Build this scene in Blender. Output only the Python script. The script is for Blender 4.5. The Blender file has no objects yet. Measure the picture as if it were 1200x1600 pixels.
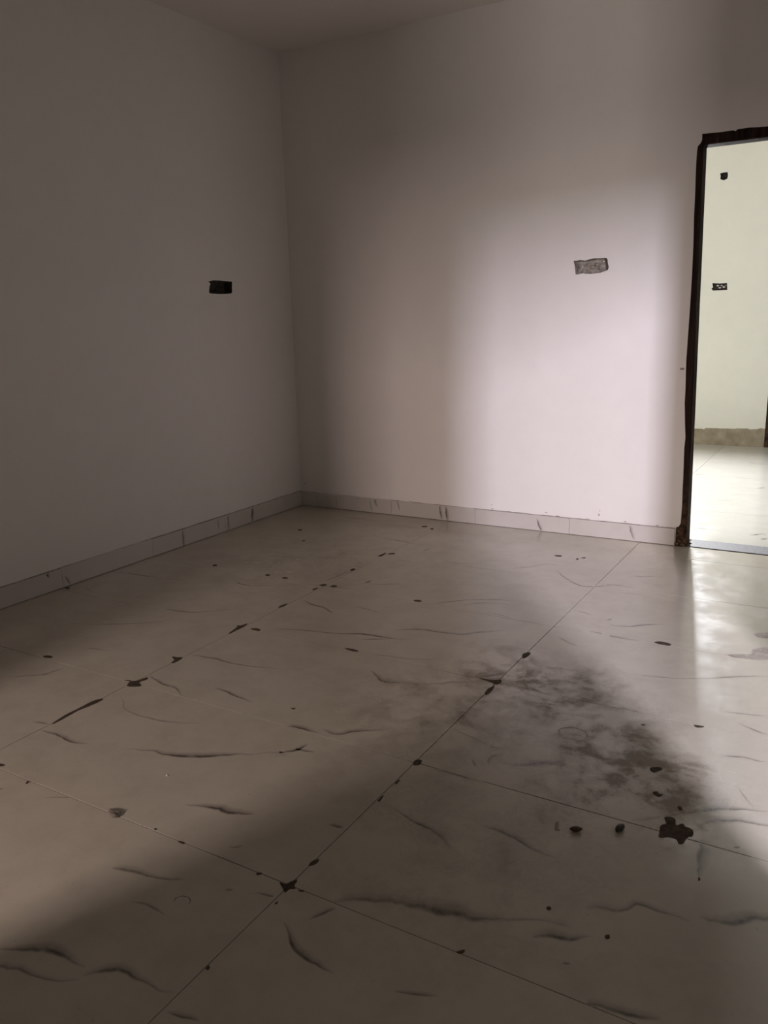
import bpy, math, random
from mathutils import Vector, Matrix, noise
from mathutils.geometry import tessellate_polygon

random.seed(7)
S = bpy.context.scene
COL = S.collection

# ------------------------------------------------------------ camera
RIGHT = Vector((0.859929, 0.509589, -0.029013)); UP = Vector((-0.093084, 0.212459, 0.972726)); FWD = Vector((-0.501855, 0.833775, -0.230134))
cam_data = bpy.data.cameras.new('camera')
cam = bpy.data.objects.new('camera', cam_data)
COL.objects.link(cam)
m = Matrix(((RIGHT.x, UP.x, -FWD.x), (RIGHT.y, UP.y, -FWD.y), (RIGHT.z, UP.z, -FWD.z))).to_4x4()
m.translation = Vector((3.489213, -4.648713, 1.294616))
cam.matrix_world = m
cam_data.sensor_fit = 'VERTICAL'; cam_data.sensor_height = 36.0; cam_data.sensor_width = 27.0
cam_data.lens = 28.7378
cam_data.clip_start = 0.02
S.camera = cam

# ------------------------------------------------------------ sky, daylight, exposure
world = bpy.data.worlds.new('sky'); S.world = world
world.use_nodes = True
bg = world.node_tree.nodes['Background']
bg.inputs[0].default_value = (1.0, 0.88, 0.78, 1)
bg.inputs[1].default_value = 0.02

def day(name, loc, target, size, size_y, watts, color):
    l = bpy.data.lights.new(name, 'AREA'); l.shape = 'RECTANGLE'
    l.size = size; l.size_y = size_y; l.energy = watts; l.color = color
    o = bpy.data.objects.new(name, l); COL.objects.link(o)
    o.location = loc
    d = Vector(target) - Vector(loc)
    o.rotation_euler = d.to_track_quat('-Z', 'Y').to_euler()
    return o
# bright sky gap seen through the doorway in the right wall, and the sunlit ground below it
day('daylight_right', (5.40, -5.40, 2.36), (2.2, 0, 0.8), 0.10, 0.42, 285, (0.90, 0.845, 0.99))
day('ground_glow', (5.40, -5.40, 0.40), (2.0, 0, 2.3), 0.30, 0.30, 66, (1.0, 0.89, 0.82))
# narrow bright gap seen through the low opening in the wall behind the camera
day('daylight_front', (1.02, -6.50, 1.18), (1.5, -1.5, 0.6), 0.15, 0.36, 92, (1.0, 0.79, 0.72))
# daylight at the window of the adjoining room
far_light = day('daylight_far', (1.62, 3.97, 2.15), (2.8, 0, 0.3), 0.45, 1.0, 146, (0.96, 0.97, 1.0))
far_light.data.spread = math.radians(112)

S.view_settings.view_transform = 'Standard'
S.view_settings.look = 'None'
S.view_settings.exposure = 0.0
S.view_settings.gamma = 1.0
S.view_settings.use_curve_mapping = False
S.cycles.caustics_reflective = False
S.cycles.caustics_refractive = False
S.cycles.diffuse_bounces = 6
S.cycles.sample_clamp_indirect = 6.0

H = 2.964            # ceiling height
DL = 0.6194          # tile pitch along y
TILE_X = [0.0, 1.2105, 2.4105, 3.6105, 4.2]
TILE_Y0 = -3.340
FRONT = -5.2         # wall behind the camera
RIGHT_X = 4.2
THICK = 0.15
FAR = 3.80           # far wall of the adjoining room

# ------------------------------------------------------------ measured outlines, in metres
VEINS = [
    ('b',[(0.709,-2.076),(0.808,-2.065),(0.853,-2.056),(0.9,-2.036),(0.957,-1.983),(1.025,-1.927)]),
    ('a',[(0.441,-2.414),(0.564,-2.374),(0.716,-2.29),(0.821,-2.212),(0.858,-2.143)]),
    ('a',[(-0.007,-1.781),(0.126,-1.752),(0.348,-1.736),(0.51,-1.699)]),
    ('a',[(0.773,-2.571),(0.842,-2.554),(0.909,-2.545)]),
    ('a',[(0.71,-2.921),(0.777,-2.877),(0.839,-2.828),(0.899,-2.797)]),
    ('a',[(0.839,-2.828),(0.853,-2.79),(0.863,-2.749)]),
    ('a',[(0.048,-2.036),(0.113,-2.024),(0.219,-2.065)]),
    ('b',[(1.219,-2.425),(1.33,-2.409),(1.431,-2.411),(1.536,-2.396),(1.62,-2.371),(1.681,-2.355)]),
    ('b',[(1.217,-2.641),(1.317,-2.674),(1.387,-2.678),(1.469,-2.72)]),
    ('a',[(1.257,-2.823),(1.305,-2.846),(1.343,-2.881),(1.42,-2.894),(1.534,-2.887),(1.607,-2.862),(1.669,-2.836)]),
    ('b',[(1.51,-2.609),(1.574,-2.612),(1.625,-2.624),(1.725,-2.638)]),
    ('b',[(1.2,-3.127),(1.283,-3.116),(1.369,-3.126),(1.436,-3.11)]),
    ('c',[(1.549,-3.084),(1.642,-3.047),(1.7,-3.041),(1.763,-3.022),(1.834,-2.985),(1.875,-2.954),(1.955,-2.908),(2.015,-2.868),(2.048,-2.879)]),
    ('b',[(2.015,-2.868),(2.051,-2.828),(2.06,-2.779)]),
    ('b',[(2.045,-2.826),(2.078,-2.821),(2.116,-2.812)]),
    ('b',[(1.566,-3.379),(1.639,-3.343),(1.681,-3.341),(1.722,-3.338)]),
    ('a',[(1.391,-3.413),(1.416,-3.41),(1.43,-3.406)]),
    ('c',[(1.948,-3.214),(1.99,-3.199),(2.045,-3.182),(2.096,-3.18),(2.156,-3.153)]),
    ('b',[(1.137,-3.096),(1.181,-3.087),(1.214,-3.079)]),
    ('a',[(0.735,-1.591),(0.807,-1.626),(0.883,-1.616)]),
    ('a',[(0.55,-1.193),(0.721,-1.118),(0.827,-1.101),(0.937,-1.049)]),
    ('b',[(1.339,-2.069),(1.406,-2.022),(1.529,-1.988),(1.625,-1.967),(1.725,-1.923),(1.854,-1.911),(1.942,-1.888)]),
    ('b',[(1.75,-1.979),(1.804,-1.949),(1.85,-1.921)]),
    ('b',[(1.818,-1.831),(1.918,-1.767),(2.005,-1.759),(2.096,-1.74),(2.166,-1.679),(2.252,-1.609)]),
    ('b',[(1.867,-2.093),(1.939,-2.073),(2.003,-2.067),(2.129,-2.021)]),
    ('c',[(1.944,-2.217),(1.998,-2.253),(2.036,-2.285),(2.103,-2.261),(2.165,-2.245)]),
    ('b',[(2.152,-2.252),(2.233,-2.207),(2.274,-2.168),(2.36,-2.136)]),
    ('b',[(2.301,-2.099),(2.357,-2.07),(2.395,-2.02),(2.421,-1.979)]),
    ('c',[(1.928,-2.715),(1.998,-2.711),(2.056,-2.709)]),
    ('c',[(2.048,-2.685),(2.1,-2.689),(2.129,-2.67),(2.156,-2.636),(2.205,-2.61),(2.247,-2.572)]),
    ('b',[(1.229,-1.68),(1.31,-1.713),(1.395,-1.73),(1.475,-1.778)]),
    ('b',[(1.374,-1.342),(1.376,-1.315),(1.381,-1.282)]),
    ('a',[(1.379,-1.34),(1.46,-1.319),(1.539,-1.263)]),
    ('a',[(1.088,-1.441),(1.162,-1.394),(1.183,-1.318),(1.188,-1.214)]),
    ('a',[(0.805,-1.672),(0.893,-1.611),(1.041,-1.54),(1.105,-1.483),(1.304,-1.45),(1.403,-1.449)]),
    ('a',[(0.9,-0.496),(1.018,-0.552),(1.176,-0.57),(1.297,-0.607)]),
    ('b',[(1.365,-0.709),(1.377,-0.654),(1.4,-0.619)]),
    ('a',[(1.382,-0.715),(1.451,-0.692),(1.518,-0.637)]),
    ('a',[(1.548,-0.831),(1.625,-0.83),(1.714,-0.831)]),
    ('a',[(1.316,-0.917),(1.369,-0.915),(1.421,-0.913)]),
    ('b',[(1.8,-1.484),(1.871,-1.407),(1.948,-1.337),(2.035,-1.288),(2.13,-1.258)]),
    ('b',[(1.947,-1.428),(2.002,-1.359),(2.074,-1.328),(2.154,-1.317)]),
    ('a',[(1.5,-1.656),(1.58,-1.655),(1.671,-1.672)]),
    ('a',[(2.052,-1.47),(2.117,-1.453),(2.216,-1.472)]),
    ('b',[(2.416,-2.477),(2.455,-2.496),(2.497,-2.505),(2.557,-2.526),(2.602,-2.531)]),
    ('c',[(2.626,-2.547),(2.602,-2.581),(2.61,-2.631)]),
    ('a',[(0.463,-0.183),(0.59,-0.193),(0.697,-0.178)]),
    ('a',[(0.61,-0.405),(0.855,-0.277),(1.064,-0.231)]),
    ('a',[(2.548,-2.616),(2.571,-2.645),(2.584,-2.665)]),
    ('a',[(1.942,-0.795),(2.013,-0.732),(2.086,-0.643),(2.195,-0.655)]),
    ('b',[(2.153,-0.716),(2.243,-0.831),(2.345,-0.913),(2.423,-0.893),(2.489,-0.832),(2.593,-0.839)]),
    ('b',[(2.48,-1.487),(2.543,-1.483),(2.586,-1.475),(2.668,-1.486),(2.771,-1.485)]),
    ('b',[(2.587,-1.324),(2.598,-1.304),(2.608,-1.285)]),
    ('b',[(2.594,-1.348),(2.644,-1.365),(2.7,-1.338),(2.759,-1.289),(2.836,-1.242)]),
    ('a',[(2.424,-1.257),(2.466,-1.266),(2.52,-1.285)]),
    ('a',[(2.529,-0.94),(2.586,-0.929),(2.653,-0.921)]),
    ('b',[(2.85,-1.808),(2.922,-1.792),(2.992,-1.77),(3.072,-1.726),(3.163,-1.663),(3.256,-1.611)]),
    ('b',[(2.544,-2.197),(2.598,-2.187),(2.667,-2.169)]),
    ('c',[(2.672,-2.602),(2.714,-2.572),(2.761,-2.538),(2.808,-2.504)]),
    ('b',[(3.198,-2.263),(3.255,-2.244),(3.29,-2.246),(3.323,-2.239)]),
    ('a',[(2.527,-0.657),(2.585,-0.637),(2.652,-0.609)]),
    ('b',[(2.522,-1.891),(2.569,-1.882),(2.64,-1.874)]),
    ('a',[(3.159,-1.967),(3.229,-1.953),(3.291,-1.937)]),
    ('a',[(3.213,-2.029),(3.267,-2.056),(3.305,-2.067)]),
    ('c',[(2.462,-1.582),(2.517,-1.625),(2.567,-1.645)]),
    ('a',[(2.805,-2.116),(2.864,-2.094),(2.935,-2.1),(2.988,-2.089)]),
    ('a',[(2.508,-2.074),(2.592,-2.108),(2.659,-2.101)]),
    ('c',[(1.961,-3.818),(1.986,-3.805),(2.026,-3.782),(2.067,-3.759),(2.103,-3.75),(2.14,-3.746),(2.169,-3.748),(2.194,-3.747)]),
    ('c',[(2.002,-3.846),(2.029,-3.834),(2.066,-3.821),(2.106,-3.815),(2.15,-3.807),(2.183,-3.791),(2.209,-3.775)]),
    ('c',[(2.203,-3.771),(2.215,-3.753),(2.236,-3.733),(2.258,-3.718),(2.286,-3.716),(2.33,-3.717),(2.375,-3.714),(2.405,-3.703)]),
    ('c',[(1.983,-3.5),(2.023,-3.488),(2.058,-3.48),(2.093,-3.479),(2.127,-3.47),(2.178,-3.444)]),
    ('a',[(2.114,-3.565),(2.146,-3.555),(2.183,-3.551),(2.229,-3.557)]),
    ('b',[(2.419,-3.746),(2.455,-3.743),(2.496,-3.734)]),
    ('a',[(2.181,-3.302),(2.206,-3.29),(2.218,-3.272)]),
    ('a',[(2.284,-3.427),(2.296,-3.421),(2.307,-3.416)]),
    ('b',[(2.443,-2.733),(2.509,-2.725),(2.564,-2.725),(2.646,-2.728)]),
    ('b',[(2.429,-2.945),(2.475,-2.955),(2.535,-2.978),(2.597,-2.987),(2.644,-3.007),(2.697,-3.042)]),
    ('b',[(2.709,-2.914),(2.75,-2.912),(2.8,-2.919),(2.84,-2.932),(2.884,-2.946),(2.928,-2.946)]),
    ('d',[(2.523,-3.342),(2.58,-3.303),(2.633,-3.277),(2.68,-3.261),(2.729,-3.25),(2.777,-3.24),(2.826,-3.231),(2.869,-3.214),(2.912,-3.194),(2.948,-3.174),(2.98,-3.167),(3.04,-3.159)]),
    ('b',[(2.468,-3.446),(2.505,-3.463),(2.539,-3.493),(2.583,-3.507),(2.623,-3.511),(2.656,-3.512)]),
    ('b',[(2.517,-3.412),(2.527,-3.398),(2.539,-3.373),(2.55,-3.347)]),
    ('b',[(2.349,-3.404),(2.369,-3.397),(2.391,-3.394),(2.413,-3.382)]),
    ('b',[(2.356,-3.097),(2.387,-3.094),(2.409,-3.086)]),
    ('a',[(2.78,-3.493),(2.821,-3.479),(2.867,-3.46)]),
    ('d',[(3.039,-3.081),(3.068,-3.066),(3.095,-3.059),(3.123,-3.041),(3.15,-3.015),(3.182,-3.014),(3.219,-3.017),(3.258,-3.01)]),
    ('d',[(3.263,-2.989),(3.294,-2.987),(3.323,-2.984),(3.346,-2.964),(3.361,-2.941),(3.397,-2.923),(3.421,-2.914)]),
    ('c',[(2.969,-3.229),(2.985,-3.209),(3.011,-3.2),(3.041,-3.19),(3.063,-3.173),(3.083,-3.164)]),
    ('c',[(3.098,-3.341),(3.122,-3.336),(3.152,-3.325),(3.181,-3.326),(3.212,-3.323),(3.255,-3.302)]),
    ('c',[(3.048,-2.708),(3.085,-2.681),(3.131,-2.642),(3.181,-2.594),(3.228,-2.555),(3.277,-2.529),(3.352,-2.503),(3.382,-2.498)]),
    ('c',[(3.202,-2.652),(3.232,-2.612),(3.27,-2.589),(3.31,-2.579),(3.359,-2.568),(3.388,-2.562)]),
    ('c',[(3.224,-2.701),(3.231,-2.764),(3.237,-2.806),(3.244,-2.868)]),
    ('a',[(3.047,-3.264),(3.057,-3.26),(3.067,-3.257)]),
    ('a',[(3.267,-2.417),(3.296,-2.472),(3.321,-2.503)]),
]
SPLATS = [
    [(2.381,-3.345),(2.397,-3.345),(2.406,-3.327),(2.416,-3.311),(2.424,-3.334),(2.434,-3.344),(2.422,-3.353),(2.419,-3.369),(2.406,-3.361)],
    [(2.407,-3.26),(2.407,-3.241),(2.418,-3.226),(2.423,-3.242),(2.414,-3.261)],
    [(2.314,-3.346),(2.317,-3.34),(2.327,-3.338),(2.326,-3.346),(2.319,-3.35)],
    [(2.437,-3.344),(2.456,-3.34),(2.449,-3.347)],
    [(2.42,-3.41),(2.42,-3.402),(2.422,-3.397),(2.425,-3.406)],
    [(2.416,-2.946),(2.414,-2.92),(2.419,-2.916),(2.423,-2.946)],
    [(2.414,-2.848),(2.414,-2.83),(2.418,-2.824),(2.421,-2.848)],
    [(2.404,-2.722),(2.409,-2.703),(2.426,-2.701),(2.431,-2.726),(2.416,-2.738)],
    [(2.335,-2.098),(2.384,-2.093),(2.416,-2.071),(2.43,-2.094),(2.421,-2.122),(2.392,-2.113)],
    [(2.407,-2.203),(2.403,-2.167),(2.415,-2.126),(2.423,-2.156),(2.424,-2.194),(2.418,-2.22)],
    [(2.399,-1.825),(2.409,-1.796),(2.426,-1.792),(2.428,-1.833),(2.417,-1.862)],
    [(1.213,-2.748),(1.195,-2.716),(1.212,-2.701),(1.224,-2.659),(1.239,-2.673),(1.231,-2.708),(1.261,-2.723),(1.245,-2.741)],
    [(1.165,-2.72),(1.187,-2.709),(1.195,-2.716)],
    [(1.214,-3.075),(1.201,-3.017),(1.201,-2.946),(1.201,-2.89),(1.215,-2.864),(1.225,-2.872),(1.222,-2.917),(1.214,-2.966),(1.217,-3.021),(1.219,-3.07)],
    [(1.207,-2.181),(1.188,-2.102),(1.174,-2.086),(1.191,-2.078),(1.201,-2.047),(1.212,-2.081),(1.213,-2.132)],
    [(1.21,-2.523),(1.199,-2.494),(1.163,-2.47),(1.187,-2.465),(1.214,-2.456),(1.222,-2.482),(1.222,-2.517)],
    [(0.681,-2.711),(0.696,-2.694),(0.727,-2.693),(0.734,-2.708),(0.706,-2.717)],
    [(0.02,-2.076),(0.021,-2.057),(0.051,-2.065),(0.05,-2.08)],
    [(0.443,-1.439),(0.448,-1.419),(0.47,-1.426),(0.468,-1.449)],
    [(1.252,-2.093),(1.272,-2.074),(1.305,-2.078),(1.302,-2.096)],
    [(0.821,-1.454),(0.825,-1.432),(0.85,-1.44),(0.849,-1.461)],
    [(0.931,-1.45),(0.945,-1.431),(0.97,-1.443),(0.959,-1.46)],
    [(1.181,-1.184),(1.182,-1.154),(1.2,-1.154),(1.205,-1.19)],
    [(1.179,-1.466),(1.189,-1.442),(1.214,-1.441),(1.208,-1.47)],
    [(1.239,-1.459),(1.247,-1.433),(1.272,-1.436),(1.268,-1.464)],
    [(1.19,-1.545),(1.188,-1.506),(1.201,-1.503),(1.204,-1.538)],
    [(1.183,-0.902),(1.183,-0.855),(1.19,-0.814),(1.2,-0.847),(1.202,-0.898)],
    [(1.208,-0.829),(1.238,-0.806),(1.251,-0.823),(1.218,-0.843)],
    [(1.714,-1.46),(1.732,-1.442),(1.759,-1.449),(1.746,-1.468)],
    [(1.087,-0.203),(1.113,-0.179),(1.13,-0.201),(1.104,-0.219)],
    [(1.167,-0.232),(1.18,-0.214),(1.193,-0.244),(1.181,-0.249)],
    [(1.736,-2.084),(1.772,-2.078),(1.811,-2.083),(1.804,-2.096),(1.764,-2.097)],
    [(1.194,-1.822),(1.192,-1.781),(1.204,-1.755),(1.211,-1.781),(1.208,-1.818)],
    [(0.407,-0.604),(0.426,-0.583),(0.445,-0.616),(0.424,-0.62)],
    [(0.588,-0.808),(0.602,-0.791),(0.614,-0.812),(0.6,-0.819)],
    [(1.865,-2.611),(1.879,-2.602),(1.883,-2.612),(1.873,-2.616)],
    [(3.091,-2.106),(3.103,-2.102),(3.126,-2.102),(3.112,-2.118),(3.098,-2.118)],
    [(2.819,-1.474),(2.847,-1.452),(2.891,-1.462),(2.887,-1.484),(2.846,-1.485)],
    [(2.059,-0.47),(2.099,-0.456),(2.102,-0.482),(2.073,-0.486)],
    [(2.187,-0.487),(2.194,-0.47),(2.203,-0.493),(2.195,-0.501)],
    [(2.203,-0.457),(2.225,-0.438),(2.226,-0.46)],
    [(2.944,-2.18),(2.956,-2.173),(2.956,-2.181),(2.949,-2.184)],
    [(3.122,-2.725),(3.119,-2.697),(3.129,-2.681),(3.12,-2.656),(3.132,-2.647),(3.146,-2.65),(3.154,-2.676),(3.167,-2.662),(3.177,-2.671),(3.195,-2.676),(3.201,-2.701),(3.189,-2.719),(3.186,-2.745),(3.175,-2.751),(3.166,-2.736),(3.148,-2.736),(3.127,-2.748)],
    [(3.064,-2.554),(3.075,-2.54),(3.084,-2.552),(3.096,-2.552),(3.087,-2.569),(3.076,-2.565)],
    [(3.139,-2.589),(3.146,-2.583),(3.155,-2.597),(3.148,-2.606)],
    [(3.103,-3.146),(3.111,-3.14),(3.115,-3.149),(3.108,-3.155)],
    [(2.413,-3.628),(2.412,-3.621),(2.418,-3.621),(2.422,-3.628),(2.418,-3.632)],
    [(2.052,-3.344),(2.074,-3.34),(2.075,-3.346)],
    [(1.96,-3.336),(1.964,-3.331),(1.969,-3.337)],
    [(2.846,-3.34),(2.852,-3.332),(2.86,-3.326),(2.861,-3.334),(2.853,-3.343)],
    [(2.965,-3.125),(2.97,-3.117),(2.977,-3.122),(2.972,-3.131)],
    [(1.457,-3.355),(1.452,-3.344),(1.46,-3.346),(1.464,-3.356)],
    [(1.283,-3.325),(1.306,-3.319),(1.312,-3.327),(1.296,-3.334)],
    [(3.027,-2.431),(3.052,-2.411),(3.066,-2.417),(3.053,-2.443),(3.041,-2.452)],
    [(3.241,-2.865),(3.242,-2.858),(3.246,-2.862),(3.245,-2.872)],
]
SCUFFS = [
    [(3.099,-1.476),(3.141,-1.45),(3.183,-1.422),(3.178,-1.378),(3.226,-1.331),(3.239,-1.451),(3.19,-1.475),(3.139,-1.49)],
    [(3.164,-1.2),(3.208,-1.165),(3.214,-1.226),(3.176,-1.233)],
    [(2.989,-2.404),(3.001,-2.388),(3.011,-2.413),(3.003,-2.433),(2.993,-2.422)],
    [(3.026,-2.402),(3.048,-2.393),(3.066,-2.41),(3.054,-2.446),(3.039,-2.444)],
    [(2.876,-2.811),(2.884,-2.802),(2.897,-2.836),(2.89,-2.845)],
    [(3.296,-2.702),(3.307,-2.693),(3.307,-2.702)],
    [(1.147,-1.275),(1.165,-1.258),(1.184,-1.309)],
]
NICHE_BACK = [(1.976, 1.578), (1.998, 1.577), (2.008, 1.581), (2.031, 1.578), (2.038, 1.575), (2.068, 1.581), (2.09, 1.585), (2.133, 1.583), (2.159, 1.583), (2.167, 1.575), (2.17, 1.551), (2.175, 1.536), (2.172, 1.52), (2.158, 1.514), (2.129, 1.506), (2.083, 1.503), (2.05, 1.505), (2.03, 1.509), (2.013, 1.505), (1.99, 1.503), (1.986, 1.534), (1.983, 1.553)]
NICHE_LEFT = [(-0.813, 1.541), (-0.785, 1.546), (-0.764, 1.549), (-0.704, 1.549), (-0.656, 1.547), (-0.596, 1.545), (-0.601, 1.513), (-0.602, 1.484), (-0.611, 1.474), (-0.664, 1.471), (-0.708, 1.47), (-0.76, 1.471), (-0.806, 1.472), (-0.811, 1.484), (-0.804, 1.512), (-0.794, 1.526), (-0.799, 1.534)]
NICHE_SQUARE = [(2.093, 2.496), (2.12, 2.5), (2.158, 2.5), (2.163, 2.472), (2.159, 2.445), (2.13, 2.432), (2.099, 2.446), (2.1, 2.473)]
NICHE_WIDE = [(2.085, 1.53), (2.147, 1.523), (2.214, 1.526), (2.221, 1.462), (2.151, 1.462), (2.094, 1.462), (2.079, 1.48), (2.093, 1.491)]
JAMB_EDGE = [(2.624, 2.153), (2.625, 2.138), (2.625, 2.123), (2.618, 2.109), (2.606, 2.097), (2.604, 2.074), (2.603, 2.02), (2.604, 1.953), (2.606, 1.879), (2.607, 1.755), (2.611, 1.629), (2.613, 1.469), (2.612, 1.306), (2.608, 1.04), (2.609, 0.973), (2.612, 0.884), (2.612, 0.801), (2.619, 0.697), (2.626, 0.614), (2.623, 0.557), (2.625, 0.45), (2.626, 0.342), (2.628, 0.233), (2.626, 0.13)]
LINTEL_EDGE = [(2.624, 2.153), (2.718, 2.15), (2.771, 2.151), (2.78, 2.145), (2.789, 2.153), (2.841, 2.154), (2.882, 2.15), (2.927, 2.148)]
STRIP_TOP = [(2.001, 0.152), (2.072, 0.153), (2.091, 0.146), (2.104, 0.163), (2.196, 0.164), (2.277, 0.164), (2.369, 0.165), (2.397, 0.171), (2.482, 0.174), (2.506, 0.165), (2.572, 0.171), (2.594, 0.181), (2.616, 0.178)]
# ------------------------------------------------------------ helpers
def mesh_obj(name, verts, faces, mat, parent=None, smooth=False, attr=None):
    me = bpy.data.meshes.new(name)
    me.from_pydata([tuple(v) for v in verts], [], faces)
    if attr is not None:
        a = me.attributes.new('vein', 'FLOAT', 'POINT')
        a.data.foreach_set('value', attr)
    me.update()
    if smooth:
        for p in me.polygons: p.use_smooth = True
    if mat: me.materials.append(mat)
    o = bpy.data.objects.new(name, me); COL.objects.link(o)
    if parent: o.parent = parent
    return o

def empty(name, loc=(0, 0, 0)):
    o = bpy.data.objects.new(name, None); COL.objects.link(o); o.location = loc
    o.empty_display_size = 0.1
    return o

def structure(o):
    o['kind'] = 'structure'; return o

def thing(o, label, cat, group=None):
    o['label'] = label; o['category'] = cat
    if group: o['group'] = group
    return o

class MB:
    def __init__(s): s.v = []; s.f = []; s.a = []
    def add(s, v, f, a=None):
        n = len(s.v); s.v += [tuple(x) for x in v]
        s.f += [tuple(i + n for i in q) for q in f]
        s.a += list(a) if a else [0.0] * len(v)
    def box(s, x0, y0, z0, x1, y1, z1):
        v = [(x0,y0,z0),(x1,y0,z0),(x1,y1,z0),(x0,y1,z0),(x0,y0,z1),(x1,y0,z1),(x1,y1,z1),(x0,y1,z1)]
        s.add(v, [(0,3,2,1),(4,5,6,7),(0,1,5,4),(1,2,6,5),(2,3,7,6),(3,0,4,7)])
    def chamfer_box(s, x0, y0, z0, x1, y1, z1, c):
        """a slab with its four upper edges bevelled"""
        v = [(x0,y0,z0),(x1,y0,z0),(x1,y1,z0),(x0,y1,z0),
             (x0,y0,z1-c),(x1,y0,z1-c),(x1,y1,z1-c),(x0,y1,z1-c),
             (x0+c,y0+c,z1),(x1-c,y0+c,z1),(x1-c,y1-c,z1),(x0+c,y1-c,z1)]
        s.add(v, [(0,3,2,1),(8,9,10,11)] + [(i, (i+1) % 4, 4+(i+1) % 4, 4+i) for i in range(4)]
              + [(4+i, 4+(i+1) % 4, 8+(i+1) % 4, 8+i) for i in range(4)])
    def build(s, name, mat, parent=None, smooth=False, attr=False):
        return mesh_obj(name, s.v, s.f, mat, parent, smooth, s.a if attr else None)

def area2(p):
    return sum(p[i][0]*p[(i+1) % len(p)][1] - p[(i+1) % len(p)][0]*p[i][1] for i in range(len(p)))

def catmull(pts, n, closed=False):
    out = []
    m_ = len(pts)
    rng = range(m_) if closed else range(m_ - 1)
    for i in rng:
        g = (lambda k: pts[k % m_]) if closed else (lambda k: pts[min(max(k, 0), m_ - 1)])
        p0, p1, p2, p3 = g(i-1), g(i), g(i+1), g(i+2)
        for j in range(n):
            t = j / n
            out.append(tuple(0.5*((2*p1[c]) + (-p0[c]+p2[c])*t + (2*p0[c]-5*p1[c]+4*p2[c]-p3[c])*t*t
                       + (-p0[c]+3*p1[c]-3*p2[c]+p3[c])*t**3) for c in (0, 1)))
    if not closed: out.append(tuple(pts[-1]))
    return out

def plate(mb, outer, holes, to3, d0, d1, back_holes=True):
    """a slab between depths d0 and d1 with a 2D outline and holes; to3(u, w, depth) -> xyz"""
    loops = [outer] + holes
    flat = [p for l in loops for p in l]
    tris = tessellate_polygon([[Vector((p[0], p[1], 0)) for p in l] for l in loops])
    n = len(flat)
    v = [to3(p[0], p[1], d0) for p in flat] + [to3(p[0], p[1], d1) for p in flat]
    f = [tuple(t) for t in tris] + [tuple(i + n for i in reversed(t)) for t in tris]
    b = 0
    for l in loops:
        k = len(l)
        for i in range(k):
            f.append((b+i, b+(i+1) % k, n+b+(i+1) % k, n+b+i))
        b += k
    mb.add(v, f)

# ------------------------------------------------------------ materials
def nodes(name):
    mt = bpy.data.materials.new(name); mt.use_nodes = True
    nt = mt.node_tree; b = nt.nodes['Principled BSDF']
    return mt, nt, b
def N(nt, t, **kw):
    n = nt.nodes.new(t)
    for k, v in kw.items(): setattr(n, k, v)
    return n
def noise_tex(nt, vec, scale, detail=4, rough=0.55, dist=0.0):
    n = N(nt, 'ShaderNodeTexNoise')
    n.inputs['Scale'].default_value = scale; n.inputs['Detail'].default_value = detail
    n.inputs['Roughness'].default_value = rough; n.inputs['Distortion'].default_value = dist
    nt.links.new(vec, n.inputs['Vector']); return n.outputs['Fac']
def ramp(nt, fac, stops):
    r = N(nt, 'ShaderNodeValToRGB')
    e = r.color_ramp.elements
    while len(e) < len(stops): e.new(0.5)
    for el, (p, c) in zip(e, stops):
        el.position = p; el.color = (*c, 1) if len(c) == 3 else c
    nt.links.new(fac, r.inputs['Fac']); return r.outputs['Color']
def mathn(nt, op, a, b=None, clamp=False):
    n = N(nt, 'ShaderNodeMath', operation=op, use_clamp=clamp)
    for i, x in enumerate((a, b)):
        if x is None: continue
        if isinstance(x, (int, float)): n.inputs[i].default_value = x
        else: nt.links.new(x, n.inputs[i])
    return n.outputs[0]
def mix(nt, fac, a, b):
    n = N(nt, 'ShaderNodeMix', data_type='RGBA')
    for s_, x in ((0, fac), (6, a), (7, b)):
        if isinstance(x, (int, float)): n.inputs[s_].default_value = x
        elif isinstance(x, tuple): n.inputs[s_].default_value = (*x, 1)
        else: nt.links.new(x, n.inputs[s_])
    return n.outputs[2]
def bump(nt, b, h, strength, dist):
    n = N(nt, 'ShaderNodeBump'); n.inputs['Strength'].default_value = strength
    n.inputs['Distance'].default_value = dist
    nt.links.new(h, n.inputs['Height']); nt.links.new(n.outputs[0], b.inputs['Normal'])
def pos(nt): return N(nt, 'ShaderNodeNewGeometry').outputs['Position']

def mottled(name, dark, light, scale, rough, bump_s=0.0, bump_d=0.002, spec=0.5, detail=5):
    mt, nt, b = nodes(name)
    p = pos(nt)
    f = noise_tex(nt, p, scale, detail, 0.6)
    nt.links.new(ramp(nt, f, [(0.3, dark), (0.7, light)]), b.inputs['Base Color'])
    b.inputs['Roughness'].default_value = rough
    b.inputs['Specular IOR Level'].default_value = spec
    if bump_s: bump(nt, b, noise_tex(nt, p, scale*3, 6, 0.65), bump_s, bump_d)
    return mt

def wall_paint(name, base):
    mt, nt, b = nodes(name)
    p = pos(nt)
    big = noise_tex(nt, p, 1.3, 3, 0.5)
    fine = noise_tex(nt, p, 9.0, 5, 0.6)
    f = mathn(nt, 'ADD', mathn(nt, 'MULTIPLY', big, 0.6), mathn(nt, 'MULTIPLY', fine, 0.4))
    lo = tuple(c*0.955 for c in base)
    nt.links.new(ramp(nt, f, [(0.35, lo), (0.62, base)]), b.inputs['Base Color'])
    b.inputs['Roughness'].default_value = 0.62
    b.inputs['Specular IOR Level'].default_value = 0.3
    bump(nt, b, noise_tex(nt, p, 26.0, 5, 0.6), 0.10, 0.004)
    return mt

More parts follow.
